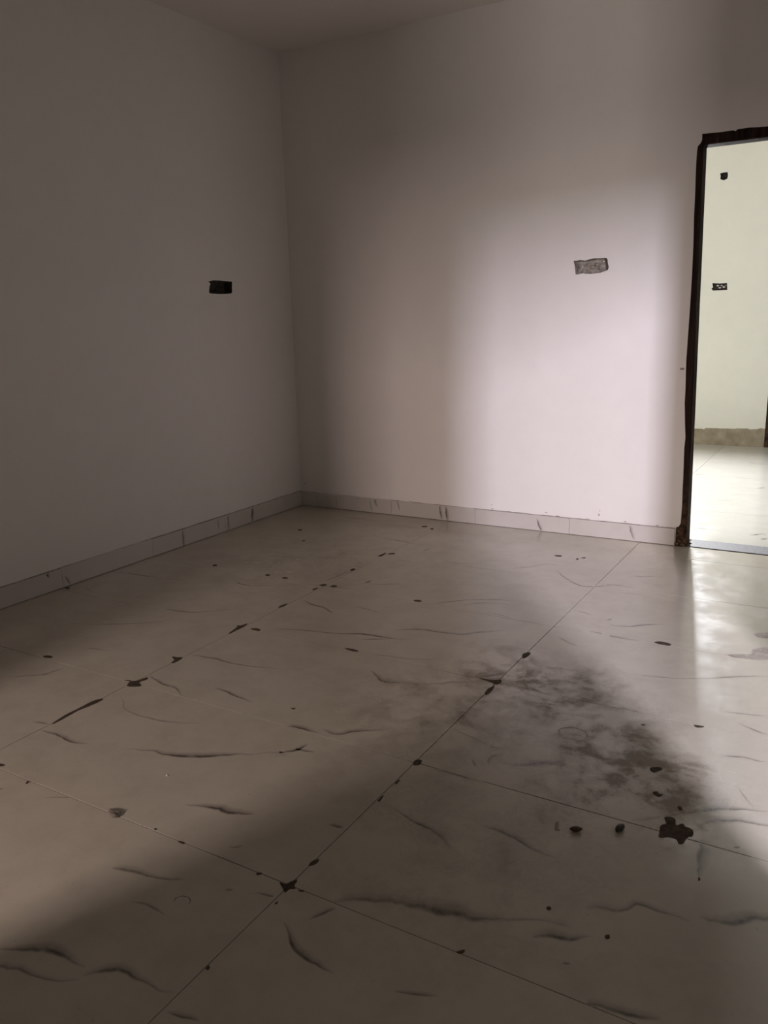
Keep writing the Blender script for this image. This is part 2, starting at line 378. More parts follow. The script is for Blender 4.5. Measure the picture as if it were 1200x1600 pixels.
# footprints and site dirt trodden in on the way to the door: (x, y, radius, strength)
DIRT = [(2.55, -2.45, 0.75, 0.45), (2.9, -2.35, 0.45, 0.6), (2.62, -2.02, 0.42, 0.8), (2.35, -1.95, 0.35, 0.6), (3.05, -2.55, 0.42, 1.0), (2.25, -2.35, 0.4, 0.6),
        (2.75, -3.0, 0.5, 0.55), (0.9, -1.2, 0.8, 0.25)]

def tile_material(name, base, dusty, dirt=True):
    mt, nt, b = nodes(name)
    p = pos(nt)
    cloud = noise_tex(nt, p, 2.2, 5, 0.6, 0.4)
    col = ramp(nt, cloud, [(0.32, tuple(c*0.95 for c in base)), (0.66, base)])
    v = N(nt, 'ShaderNodeAttribute', attribute_name='vein').outputs['Fac']
    brk = noise_tex(nt, p, 24.0, 5, 0.65)
    vm = mathn(nt, 'MULTIPLY', v, ramp(nt, brk, [(0.28, (0.5,)*3), (0.55, (1,)*3)]), True)
    col = mix(nt, vm, col, (0.062, 0.052, 0.048))
    film = noise_tex(nt, p, 6.5, 8, 0.70, 0.15)
    film_m = ramp(nt, film, [(0.43, (0,)*3), (0.66, (1,)*3)])
    total = mathn(nt, 'MULTIPLY', film_m, 0.16)
    if dirt:
        for x, y, r, s_ in DIRT:
            d = N(nt, 'ShaderNodeVectorMath', operation='DISTANCE')
            nt.links.new(p, d.inputs[0]); d.inputs[1].default_value = (x, y, 0)
            fall = N(nt, 'ShaderNodeMapRange', interpolation_type='SMOOTHERSTEP')
            nt.links.new(d.outputs['Value'], fall.inputs[0])
            fall.inputs[1].default_value = 0.0; fall.inputs[2].default_value = r
            fall.inputs[3].default_value = s_; fall.inputs[4].default_value = 0.0
            total = mathn(nt, 'ADD', total, mathn(nt, 'MULTIPLY', fall.outputs[0], film_m))
    total = mathn(nt, 'MINIMUM', total, 0.9)
    col = mix(nt, total, col, dusty)
    speck = noise_tex(nt, p, 85.0, 2, 0.5)
    spot = mathn(nt, 'MULTIPLY', ramp(nt, speck, [(0.72, (0,)*3), (0.78, (1,)*3)]), 0.35)
    col = mix(nt, spot, col, (0.10, 0.075, 0.055))
    nt.links.new(col, b.inputs['Base Color'])
    nt.links.new(mathn(nt, 'ADD', mathn(nt, 'MULTIPLY', total, 0.45), 0.16), b.inputs['Roughness'])
    b.inputs['IOR'].default_value = 1.6
    bump(nt, b, noise_tex(nt, p, 1.6, 2, 0.5), 0.05, 0.01)
    return mt

M_LOWBOUNCEWALL = wall_paint('low_bounce_wall_paint', (0.56, 0.53, 0.49))  # unseen right and front walls, darkened to cut light bounced into the room
M_WALL = wall_paint('white_wall_paint', (0.78, 0.755, 0.74))
M_FARWALL = wall_paint('cream_wall_paint', (0.83, 0.825, 0.74))
M_CEIL = wall_paint('ceiling_paint', (0.72, 0.69, 0.655))
M_TILE = tile_material('veined_marble_tile', (0.505, 0.468, 0.395), (0.185, 0.148, 0.10))
M_FARTILE = tile_material('far_marble_tile', (0.62, 0.61, 0.56), (0.26, 0.22, 0.16), False)
M_SKIRT = tile_material('skirting_marble', (0.57, 0.54, 0.515), (0.38, 0.33, 0.29), False)
M_GROUT = mottled('grey_grout', (0.035, 0.028, 0.022), (0.075, 0.06, 0.048), 14, 0.9)
M_SPLAT = mottled('dried_mud', (0.045, 0.032, 0.024), (0.10, 0.075, 0.055), 60, 0.85, 0.5, 0.002, 0.2)
M_SCUFF = mottled('cement_dust', (0.27, 0.235, 0.20), (0.40, 0.36, 0.32), 40, 0.9, 0.3, 0.001, 0.1)
M_CEMENT = mottled('raw_cement', (0.15, 0.13, 0.11), (0.46, 0.42, 0.38), 45, 0.95, 0.8, 0.006, 0.2)
M_DARKLINING = mottled('dark_recess_lining', (0.03, 0.026, 0.022), (0.075, 0.065, 0.055), 40, 0.95, 0.8, 0.006, 0.15)  # near-black lining and lumps of the left and far recesses
M_RENDER = mottled('bare_plaster', (0.27, 0.225, 0.155), (0.43, 0.375, 0.28), 11, 0.95, 0.6, 0.004, 0.15)
M_GRANITE = mottled('grey_granite', (0.085, 0.082, 0.087), (0.15, 0.145, 0.155), 55, 0.6, 0, 0, 0.15)
M_STONE = mottled('stone_chip', (0.10, 0.085, 0.07), (0.20, 0.175, 0.15), 120, 0.9, 0.6, 0.002)
M_SEED = mottled('brown_husk', (0.045, 0.022, 0.013), (0.11, 0.055, 0.032), 90, 0.6, 0.5, 0.001)
M_BLACKSEED = mottled('black_husk', (0.012, 0.009, 0.008), (0.035, 0.028, 0.022), 90, 0.6, 0.5, 0.001)
M_RUST = mottled('rusty_mortar', (0.05, 0.028, 0.016), (0.22, 0.16, 0.10), 70, 0.95, 0.5, 0.002, 0.1)
M_BEAD = mottled('skirting_cement', (0.13, 0.105, 0.085), (0.42, 0.38, 0.34), 22, 0.95)
M_WHITE = mottled('white_paint_fleck', (0.75, 0.73, 0.70), (0.88, 0.86, 0.84), 30, 0.5)

def wood_material():
    mt, nt, b = nodes('dark_painted_wood')
    p = pos(nt)
    mp = N(nt, 'ShaderNodeMapping'); mp.inputs['Scale'].default_value = (60, 60, 5)
    nt.links.new(p, mp.inputs['Vector'])
    g = noise_tex(nt, mp.outputs[0], 1.0, 6, 0.6)
    col = ramp(nt, g, [(0.3, (0.011, 0.0075, 0.0065)), (0.72, (0.040, 0.025, 0.020))])
    w = noise_tex(nt, mp.outputs[0], 0.6, 4, 0.7)
    col = mix(nt, ramp(nt, w, [(0.62, (0,)*3), (0.74, (1,)*3)]), col, (0.16, 0.125, 0.095))
    sx = N(nt, 'ShaderNodeSeparateXYZ'); nt.links.new(p, sx.inputs[0])
    low = N(nt, 'ShaderNodeMapRange'); nt.links.new(sx.outputs[2], low.inputs[0])
    low.inputs[1].default_value = 0.0; low.inputs[2].default_value = 0.42
    low.inputs[3].default_value = 1.0; low.inputs[4].default_value = 0.0
    mud = mathn(nt, 'MULTIPLY', low.outputs[0], ramp(nt, noise_tex(nt, p, 30, 6, 0.7), [(0.42, (0,)*3), (0.62, (1,)*3)]))
    col = mix(nt, mud, col, (0.13, 0.075, 0.045))
    nt.links.new(col, b.inputs['Base Color'])
    b.inputs['Roughness'].default_value = 0.7
    b.inputs['Specular IOR Level'].default_value = 0.04
    bump(nt, b, g, 0.35, 0.003)
    return mt
M_WOOD = wood_material()

# ------------------------------------------------------------ floor: sub-base, tiles with printed veins, splats
mb = MB(); mb.box(-0.15, FRONT-0.15, -0.12, 4.35, 5.45, -0.0035)
floor = structure(mb.build('floor', M_GROUT))
ROWS = []
k = -4
y = TILE_Y0 + k*DL
while True:
    y = TILE_Y0 + k*DL; k += 1
    if y + DL <= FRONT + 0.01: continue
    if y >= -0.002: break
    ROWS.append((max(y, FRONT), min(y + DL, 0.0)))
WIDTH = {'a': (0.011, 0.72), 'b': (0.018, 0.95), 'c': (0.028, 1.0), 'd': (0.046, 1.0)}

def ribbon(mb, pts, width, strength, to3, seed):
    """a printed vein: sharp on one side, feathered on the other, tapered to both ends"""
    n = len(pts)
    if n < 2: return
    rows = []
    for i in range(n):
        a_, b_ = pts[max(i-1, 0)], pts[min(i+1, n-1)]
        dx, dy = b_[0]-a_[0], b_[1]-a_[1]
        l = math.hypot(dx, dy) or 1
        rows.append((pts[i][0], pts[i][1], -dy/l, dx/l, pts[i][2]))
    prof = [(-0.40, 0.0), (-0.16, 0.95), (0.0, 1.0), (0.20, 0.5), (0.85, 0.0)]
    v, f, at = [], [], []
    for x, y, nx, ny, t in rows:
        env = (math.sin(math.pi*min(max(t, 0.0), 1.0))+1e-6)**0.6
        wob = 0.8 + 0.8*noise.noise(Vector((x*7+seed, y*7, seed*3.1)))
        w = width*(0.3+0.7*env)*max(wob, 0.3)
        off = 0.2*width*noise.noise(Vector((x*22, y*22, seed))) + 0.12*width*noise.noise(Vector((x*75, y*75, seed)))
        for s_, a_ in prof:
            v.append(to3(x + nx*(s_*w+off), y + ny*(s_*w+off)))
            at.append(a_*strength*env*(0.7+0.6*max(wob-0.4, 0)) if a_ else 0.0)
    for i in range(n-1):
        for j in range(4):
            q = i*5+j
            f.append((q, q+1, q+6, q+5))
    mb.add(v, f, [min(a_, 1.0) for a_ in at])

def sampled(pts, step):
    fine = catmull(pts, 10)
    L = [0.0]
    for p0, p1 in zip(fine, fine[1:]): L.append(L[-1] + math.hypot(p1[0]-p0[0], p1[1]-p0[1]))
    n = max(3, int(L[-1]/step)); out = []; j = 0
    for i in range(n+1):
        d = L[-1]*i/n
        while j < len(L)-2 and L[j+1] < d: j += 1
        s_ = (d-L[j])/max(L[j+1]-L[j], 1e-9)
        out.append((fine[j][0]+(fine[j+1][0]-fine[j][0])*s_, fine[j][1]+(fine[j+1][1]-fine[j][1])*s_, i/n))
    return out

def lay_tiles(xs, rows, veins, mat, parent, seed, print_own=True):
    cells = {}
    for i in range(len(xs)-1):
        for j in range(len(rows)):
            c = MB(); g = 0.0011
            dz = random.uniform(-0.0003, 0.0003)
            c.chamfer_box(xs[i]+g, rows[j][0]+g, -0.0095, xs[i+1]-g, rows[j][1]-g, dz, 0.0004)
            cells[(i, j)] = (c, dz)
    def key(x, y):
        for i in range(len(xs)-1):
            if xs[i]+0.002 <= x < xs[i+1]-0.002:
                for j in range(len(rows)):
                    if rows[j][0]+0.002 <= y < rows[j][1]-0.002: return (i, j)
        return None
    for s_, (cls, pts) in enumerate(veins):
        w, st = WIDTH[cls]
        run, cur = [], None
        for p in sampled(pts, 0.012) + [(99, 99, 1)]:
            k_ = key(p[0], p[1])
            if k_ != cur or k_ is None:
                if cur and len(run) > 1:
                    dz = cells[cur][1]
                    ribbon(cells[cur][0], run, w, st, lambda x, y, dz=dz: (x, y, dz+0.0003), s_+seed)
                run, cur = [], k_
            if k_: run.append(p)
    for (i, j), (c, dz) in cells.items():
        c.build('floor_tile', mat, parent, attr=True)

lay_tiles(TILE_X, ROWS, VEINS, M_TILE, floor, 0.0)

FAR_VEINS = [('b', [(2.593, 2.948), (2.663, 2.873), (2.774, 2.863)]), ('a', [(2.615, 0.403), (2.636, 0.447), (2.696, 0.44), (2.767, 0.455)]),
             ('b', [(2.764, 2.123), (2.8, 2.127)]), ('c', [(2.305, 2.165), (2.345, 2.21), (2.388, 2.187)]),
             ('c', [(2.928, 0.414), (2.963, 0.413), (2.999, 0.455), (3.029, 0.437)]), ('b', [(3.007, 0.325), (3.043, 0.363)]),
             ('b', [(2.803, 1.798), (2.874, 1.853)]), ('a', [(2.605, 1.268), (2.731, 1.313)]), ('b', [(0.6, 1.2), (1.0, 1.5), (1.6, 1.4)]),
             ('c', [(0.8, 2.6), (1.3, 2.4), (1.9, 2.5)]), ('b', [(3.2, 1.5), (3.6, 1.7), (4.0, 1.6)]), ('b', [(3.1, 2.6), (3.5, 2.4), (3.9, 2.5)]),
             ('b', [(2.2, 3.3), (2.5, 3.45), (2.9, 3.4)])]
FAR_ROWS = [(0.165, 0.93)] + [(0.93+DL*i, 0.93+DL*(i+1)) for i in range(7)] + [(0.93+DL*7, 5.3)]
lay_tiles([0.0, 1.09, 2.29, 3.49, 4.2], FAR_ROWS, FAR_VEINS, M_FARTILE, floor, 50.0)

def shrink(pts, k_):
    cx = sum(p[0] for p in pts)/len(pts); cy = sum(p[1] for p in pts)/len(pts)
    return [(cx+(p[0]-cx)*k_, cy+(p[1]-cy)*k_) for p in pts]

def splat(pts, mat, name, parent, z0=0.0003, h=0.0016, to3=None, jitter=0.0015):
    to3 = to3 or (lambda x, y, z: (x, y, z))
    if area2(pts) < 0: pts = pts[::-1]
    ring = catmull(shrink(pts, 0.98 if abs(area2(pts)) > 0.004 else 0.86), 4, True)
    ring = [(x+jitter*noise.noise(Vector((x*150, y*150, 1))), y+jitter*noise.noise(Vector((x*150, y*150, 9)))) for x, y in ring]
    cx = sum(p[0] for p in ring)/len(ring); cy = sum(p[1] for p in ring)/len(ring)
    n = len(ring)
    v = [to3(x, y, z0-0.001) for x, y in ring] + [to3(x, y, z0+h*0.55) for x, y in ring]
    ins = [(x+(cx-x)*0.22, y+(cy-y)*0.22) for x, y in ring]
    v += [to3(x, y, z0+h*(0.9+0.4*noise.noise(Vector((x*90, y*90, 4))))) for x, y in ins]
    f = [(i, (i+1) % n, n+(i+1) % n, n+i) for i in range(n)] + [(n+i, n+(i+1) % n, 2*n+(i+1) % n, 2*n+i) for i in range(n)]
    tris = tessellate_polygon([[Vector((p[0], p[1], 0)) for p in ins]])
    f += [tuple(2*n+i for i in t) for t in tris]
    return mesh_obj(name, v, f, mat, parent)

for p in SPLATS: splat(p, M_SPLAT, 'mud_splat', floor)
for p in SCUFFS: splat(p, M_SCUFF, 'dust_patch', floor, h=0.0006, jitter=0.006)
# faint dried rings left by a can and a drip
def ring_mark(cx, cy, rx, ry, name):
    c = MB(); v = []; f = []; n = 40
    for i in range(n):
        a_ = 2*math.pi*i/n
        w = 0.002*(0.6+0.8*abs(noise.noise(Vector((cx*7, i*0.3, 2)))))
        for k_ in (-1, 1):
            v.append((cx+math.cos(a_)*(rx+k_*w/2), cy+math.sin(a_)*(ry+k_*w/2), 0.0007))
    for i in range(int(n*0.6)):
        j = (i+1) % n
        f.append((2*i, 2*i+1, 2*j+1, 2*j))
    c.add(v, f); return c.build(name, M_SPLAT, floor)
ring_mark(2.226, -3.504, 0.020, 0.016, 'dried_ring')
ring_mark(2.77, -2.336, 0.045, 0.036, 'dried_ring')

# ------------------------------------------------------------ walls
NX = lambda u, w, d: (u, d, w)                 # plane y = d
def niche_core(n, e=0.012):
    us = [p[0] for p in n]; ws = [p[1] for p in n]
    return [(min(us)-e, min(ws)-e), (max(us)+e, min(ws)-e), (max(us)+e, max(ws)+e), (min(us)-e, max(ws)+e)]

# back wall: ragged plaster skin over a straight core, door opening notched out
edge = [(2.602, 0.0), (2.603, 0.106), (2.617, 0.112)] + JAMB_EDGE[::-1]
edge = [p for i, p in enumerate(edge) if i == 0 or p[1] > edge[i-1][1]]
lintel = LINTEL_EDGE[1:] + [(3.05, 2.151), (3.2, 2.148), (3.4, 2.152), (3.56, 2.149)]
right_edge = [(3.585, 2.10), (3.59, 1.6), (3.582, 1.0), (3.59, 0.5), (3.583, 0.12), (3.602, 0.105), (3.602, 0.0)]
outer = [(0.0, 0.0)] + edge + lintel + right_edge + [(4.2, 0.0), (4.2, H), (0.0, H)]
mb = MB()
plate(mb, outer, [NICHE_BACK], NX, 0.0, 0.006)
core = [(-0.15, 0.0), (2.600, 0.0), (2.600, 2.162), (3.605, 2.162), (3.605, 0.0), (4.35, 0.0), (4.35, H), (-0.15, H)]
plate(mb, core, [niche_core(NICHE_BACK)], NX, 0.006, THICK)
wall_back = structure(mb.build('wall_back', M_WALL))

NYL = lambda u, w, d: (-d, u, w)
mb = MB()
lo = [(FRONT, 0.0), (0.0, 0.0), (0.0, H), (FRONT, H)]
plate(mb, lo, [NICHE_LEFT], NYL, 0.0, 0.006)
plate(mb, [(FRONT-0.15, 0.0), (0.0, 0.0), (0.0, H), (FRONT-0.15, H)], [niche_core(NICHE_LEFT)], NYL, 0.006, THICK)
wall_left = structure(mb.build('wall_left', M_WALL))

# right wall with the opening that lets the daylight in
OP_R = (-4.005, -3.17, 2.10)
mb = MB()
plate(mb, [(FRONT-0.15, 0), (OP_R[0], 0), (OP_R[0], OP_R[2]), (OP_R[1], OP_R[2]), (OP_R[1], 0), (0, 0), (0, H), (FRONT-0.15, H)],
      [], lambda u, w, d: (RIGHT_X+d, u, w), 0.0, THICK)
wall_right = structure(mb.build('wall_right', M_LOWBOUNCEWALL))
# wall behind the camera with a narrow opening
OP_F = (0.92, 1.46, 1.28)
mb = MB()
plate(mb, [(0, 0), (OP_F[0], 0), (OP_F[0], OP_F[2]), (OP_F[1], OP_F[2]), (OP_F[1], 0), (RIGHT_X, 0), (RIGHT_X, H), (0, H)],
      [], lambda u, w, d: (u, FRONT-d, w), 0.0, THICK)
wall_front = structure(mb.build('wall_front', M_LOWBOUNCEWALL))

# ceiling slab
mb = MB()
plate(mb, [(-0.15, FRONT-0.15), (4.35, FRONT-0.15), (4.35, 5.45), (-0.15, 5.45)],
      [], lambda u, w, d: (u, w, d), H, H+0.12)
ceiling = structure(mb.build('ceiling', M_CEIL))

# adjoining room
mb = MB()
far_outer = [(0.0, 0.0), (2.635, 0.0), (2.645, 2.10), (3.50, 2.10), (3.50, 0.0), (4.2, 0.0), (4.2, H), (0.0, H)]
FAR_WIN = [(1.34, 1.6), (1.90, 1.6), (1.90, 2.7), (1.34, 2.7)]
plate(mb, far_outer, [NICHE_SQUARE, NICHE_WIDE, FAR_WIN], NX, FAR, FAR+0.006)
plate(mb, far_outer, [niche_core(NICHE_SQUARE), niche_core(NICHE_WIDE), FAR_WIN], NX, FAR+0.006, FAR+THICK)
wall_far = structure(mb.build('wall_far', M_FARWALL))
mb = MB(); mb.box(-0.15, THICK, 0, 0.0, 5.45, H); structure(mb.build('wall_far_left', M_FARWALL))
mb = MB()      # unseen opening added in this wall to let surplus light escape
plate(mb, [(THICK, 0), (0.5, 0), (0.5, 2.6), (3.4, 2.6), (3.4, 0), (5.45, 0), (5.45, H), (THICK, H)], [],
      lambda u, w, d: (RIGHT_X+d, u, w), 0.0, THICK)
structure(mb.build('wall_far_right', M_FARWALL))
mb = MB(); mb.box(0.0, 5.3, 0, 4.2, 5.45, H); structure(mb.build('wall_end', M_FARWALL))

# strip at the foot of the far wall where the plaster was left bare
strip = [(0.0, 0.155), (0.6, 0.150), (1.2, 0.16), (1.7, 0.152)] + STRIP_TOP
rag = []
for a_, b_ in zip(strip, strip[1:]):
    for t in (0, 0.5):
        x = a_[0]+(b_[0]-a_[0])*t
        rag.append((x, a_[1]+(b_[1]-a_[1])*t + 0.004*noise.noise(Vector((x*40, 0, 3)))))
rag.append((2.634, 0.176))
mb = MB(); plate(mb, [(0.0, 0.0), (2.634, 0.0)] + rag[::-1], [], NX, FAR-0.004, FAR-0.0005)
mb.build('bare_plaster_strip', M_RENDER, wall_far)

# ------------------------------------------------------------ skirting
def skirt_tile(parent, a_, b_, to3, veins, h):
    c = MB(); g = 0.0009; t = 0.011
    lo_ = 0.003
    v = [(a_+g, 0, lo_), (b_-g, 0, lo_), (b_-g, t, lo_), (a_+g, t, lo_),
         (a_+g, 0, h), (b_-g, 0, h), (b_-g, t-0.002, h), (a_+g, t-0.002, h), (a_+g, t, h-0.002), (b_-g, t, h-0.002)]
    f = [(0,1,2,3), (4,7,6,5), (3,2,9,8), (8,9,6,7), (0,3,8,7,4), (1,5,6,9,2), (0,4,5,1)]
    c.add([to3(*p) for p in v], f)
    for i, (cls, pts) in enumerate(veins):
        w, st = WIDTH[cls]
        run = [p for p in sampled(pts, 0.006) if a_+0.004 < p[0] < b_-0.004 and 0.004 < p[1] < h-0.003]
        ribbon(c, run, w, st, lambda x, z: to3(x, t+0.0003, z), i+a_)
    c.build('skirting_tile', M_SKIRT, parent, attr=True)

B_VEINS = [('b', [(0.585, 0.110), (0.596, 0.033), (0.609, -0.01)]), ('c', [(0.62, 0.112), (0.632, 0.066), (0.652, 0.045)]),
           ('b', [(0.801, 0.115), (0.813, 0.065), (0.819, 0.03)]), ('b', [(1.122, 0.115), (1.133, 0.025), (1.139, -0.015)]),
           ('c', [(1.165, 0.12), (1.172, 0.05), (1.178, -0.02)]), ('b', [(1.785, 0.08), (1.806, 0.029), (1.825, -0.01)]),
           ('c', [(2.345, 0.115), (2.359, 0.054), (2.378, 0.005)]), ('a', [(0.30, 0.11), (0.31, 0.05), (0.305, -0.01)])]
L_VEINS = [('a', [(-2.08, 0.115), (-2.076, 0.05)]), ('b', [(-2.06, 0.06), (-2.031, 0.005)]), ('c', [(-1.217, 0.12), (-1.211, 0.05), (-1.212, -0.02)]),
           ('b', [(-0.905, 0.12), (-0.897, 0.02)]), ('c', [(-0.805, 0.12), (-0.806, 0.06), (-0.808, -0.02)]),
           ('c', [(-0.560, 0.12), (-0.57, 0.06), (-0.58, -0.01)]), ('b', [(-2.17, 0.115), (-2.15, 0.075)]),
           ('b', [(-2.7, 0.12), (-2.72, -0.01)]), ('c', [(-3.3, 0.12), (-3.26, -0.01)]), ('b', [(-3.9, 0.12), (-3.93, -0.01)]), ('c', [(-4.6, 0.12), (-4.57, -0.01)])]
def skirt_run(name, joints, to3, veins, h0=0.099):
    base = structure(empty(name))
    for a_, b_ in zip(joints, joints[1:]): skirt_tile(base, a_, b_, to3, veins, h0+random.uniform(-0.002, 0.002))
    c = MB(); n = int((joints[-1]-joints[0])/0.03)      # uneven bead of cement where the skirting meets the paint
    us = [joints[0]+(joints[-1]-joints[0])*i/n for i in range(n+1)]
    v, f = [], []
    for u in us:
        hh = 0.0004+0.0022*noise.noise(Vector((u*11, h0*50, 2)))
        v += [to3(u, 0.0, h0-0.001), to3(u, 0.0075, h0-0.001), to3(u, 0.0065, h0+hh+0.0008), to3(u, 0.0, h0+hh+0.0016)]
    for i in range(n):
        for j in range(4): f.append((i*4+j, i*4+(j+1) % 4, i*4+4+(j+1) % 4, i*4+4+j))
    f += [(0, 1, 2, 3), (n*4+3, n*4+2, n*4+1, n*4)]
    c.add(v, f); c.build('cement_bead', M_BEAD, base)
    return base
skirt_run('baseboard_back', [0.012, 0.14, 0.757, 1.374, 1.991, 2.600], lambda x, t, z: (x, -t, z), B_VEINS)
skirt_run('baseboard_left', [FRONT, -5.16, -4.54, -3.92, -3.30, -2.69, -2.075, -1.455, -0.835, -0.215, 0.0][:-1] + [0.0], lambda y, t, z: (t, y, z), L_VEINS, 0.104)
skirt_run('baseboard_back_2', [3.605, 4.186], lambda x, t, z: (x, -t, z), [])
skirt_run('baseboard_right', [OP_R[1], -1.83, -1.21, -0.6, -0.012], lambda y, t, z: (RIGHT_X-t, y, z), [])

# ------------------------------------------------------------ door frames and threshold
def bar(corners0, corners1):
    """prism from four corners at one end to four at the other"""
    v = list(corners0) + list(corners1)
    return v, [(0,3,2,1), (4,5,6,7), (0,1,5,4), (1,2,6,5), (2,3,7,6), (3,0,4,7)]
def frame_piece(name, c0, c1, parent, n=14, amp=0.0012):
    """a rough sawn member: subdivided along its length, with a rounded arris and slight waviness"""
    c0 = [Vector(c) for c in c0]; c1 = [Vector(c) for c in c1]
    def prof(cs):
        out = []
        for i in range(4):
            p, a_, b_ = cs[i], cs[i-1], cs[(i+1) % 4]
            out += [p+(a_-p).normalized()*0.004, p+(b_-p).normalized()*0.004]
        return out
    rings = []
    for i in range(n+1):
        t = i/n
        rings.append([p+(q-p)*t + Vector([amp*noise.noise(Vector((t*9+k_, p.x*30, p.y*30+j))) for k_ in range(3)])
                      if 0 < i < n else p+(q-p)*t for j, (p, q) in enumerate(zip(prof(c0), prof(c1)))])
    v = [p for r in rings for p in r]
    f = [tuple(range(7, -1, -1)), tuple(n*8+j for j in range(8))]
    for i in range(n):
        for j in range(8):
            f.append((i*8+j, i*8+(j+1) % 8, (i+1)*8+(j+1) % 8, (i+1)*8+j))
    return mesh_obj(name, v, f, M_WOOD, parent)

door_1 = structure(empty('door_1', (0, 0, 0)))
y0, y1 = 0.0068, 0.105
frame_piece('jamb', [(2.602, y0, 0.0), (2.662, y0, 0.0), (2.662, y1, 0.0), (2.602, y1, 0.0)],
            [(2.602, y0, 2.10), (2.633, y0, 2.10), (2.633, y1, 2.10), (2.602, y1, 2.10)], door_1)
frame_piece('jamb', [(3.543, y0, 0.0), (3.603, y0, 0.0), (3.603, y1, 0.0), (3.543, y1, 0.0)],
            [(3.55, y0, 2.10), (3.603, y0, 2.10), (3.603, y1, 2.10), (3.55, y1, 2.10)], door_1)
frame_piece('head', [(2.602, y0, 2.10), (2.602, y1, 2.10), (2.602, y1, 2.16), (2.602, y0, 2.16)],
            [(3.603, y0, 2.10), (3.603, y1, 2.10), (3.603, y1, 2.16), (3.603, y0, 2.16)], door_1)
# lumps of mortar at the foot of the jamb
def lump(mb, c, r, seed, squash=0.7):
    rings, seg = 5, 9
    v = [(c[0], c[1], c[2]+r*squash)]; f = []
    for i in range(1, rings):
        a_ = math.pi*i/rings
        for j in range(seg):
            b_ = 2*math.pi*j/seg
            d = Vector((math.sin(a_)*math.cos(b_), math.sin(a_)*math.sin(b_), math.cos(a_)*squash))
            q = r*(1+0.45*noise.noise(d*1.8+Vector((seed, seed*2, 0))))
            v.append((c[0]+d.x*q, c[1]+d.y*q, c[2]+d.z*q))
    v.append((c[0], c[1], c[2]-r*squash))
    for j in range(seg):
        f.append((0, 1+j, 1+(j+1) % seg)); f.append((len(v)-1, len(v)-1-seg+(j+1) % seg, len(v)-1-seg+j))
    for i in range(rings-2):
        for j in range(seg):
            p = 1+i*seg
            f.append((p+j, p+seg+j, p+seg+(j+1) % seg, p+(j+1) % seg))
    mb.add(v, f)
mb = MB()
for i, (x, yy, z, r) in enumerate([(2.612, 0.0, 0.012, 0.012), (2.625, -0.002, 0.03, 0.010), (2.64, 0.004, 0.010, 0.012), (2.61, 0.003, 0.06, 0.009),
                                   (2.650, 0.0, 0.006, 0.010), (2.618, 0.004, 0.085, 0.008), (2.668, 0.03, 0.006, 0.009), (2.672, 0.06, 0.005, 0.008)]):
    lump(mb, (x, yy, z), r, i*1.7)
mb.build('mortar_lump', M_RUST, door_1, smooth=True)

mb = MB(); mb.chamfer_box(2.664, 0.002, -0.003, 3.541, 0.162, 0.004, 0.002)
structure(mb.build('trim_1', M_GRANITE))      # granite threshold

door_2 = structure(empty('door_2', (0, 0, 0)))
ya, yb = FAR-0.004, FAR+0.10
frame_piece('jamb', [(2.638, ya, 0.0), (2.700, ya, 0.0), (2.700, yb, 0.0), (2.638, yb, 0.0)],
            [(2.648, ya, 2.04), (2.708, ya, 2.04), (2.708, yb, 2.04), (2.648, yb, 2.04)], door_2)
frame_piece('jamb', [(3.437, ya, 0.0), (3.497, ya, 0.0), (3.497, yb, 0.0), (3.437, yb, 0.0)],
            [(3.437, ya, 2.04), (3.497, ya, 2.04), (3.497, yb, 2.04), (3.437, yb, 2.04)], door_2)
frame_piece('head', [(2.648, ya, 2.04), (2.648, yb, 2.04), (2.648, yb, 2.098), (2.648, ya, 2.098)],
            [(3.497, ya, 2.04), (3.497, yb, 2.04), (3.497, yb, 2.098), (3.497, ya, 2.098)], door_2)

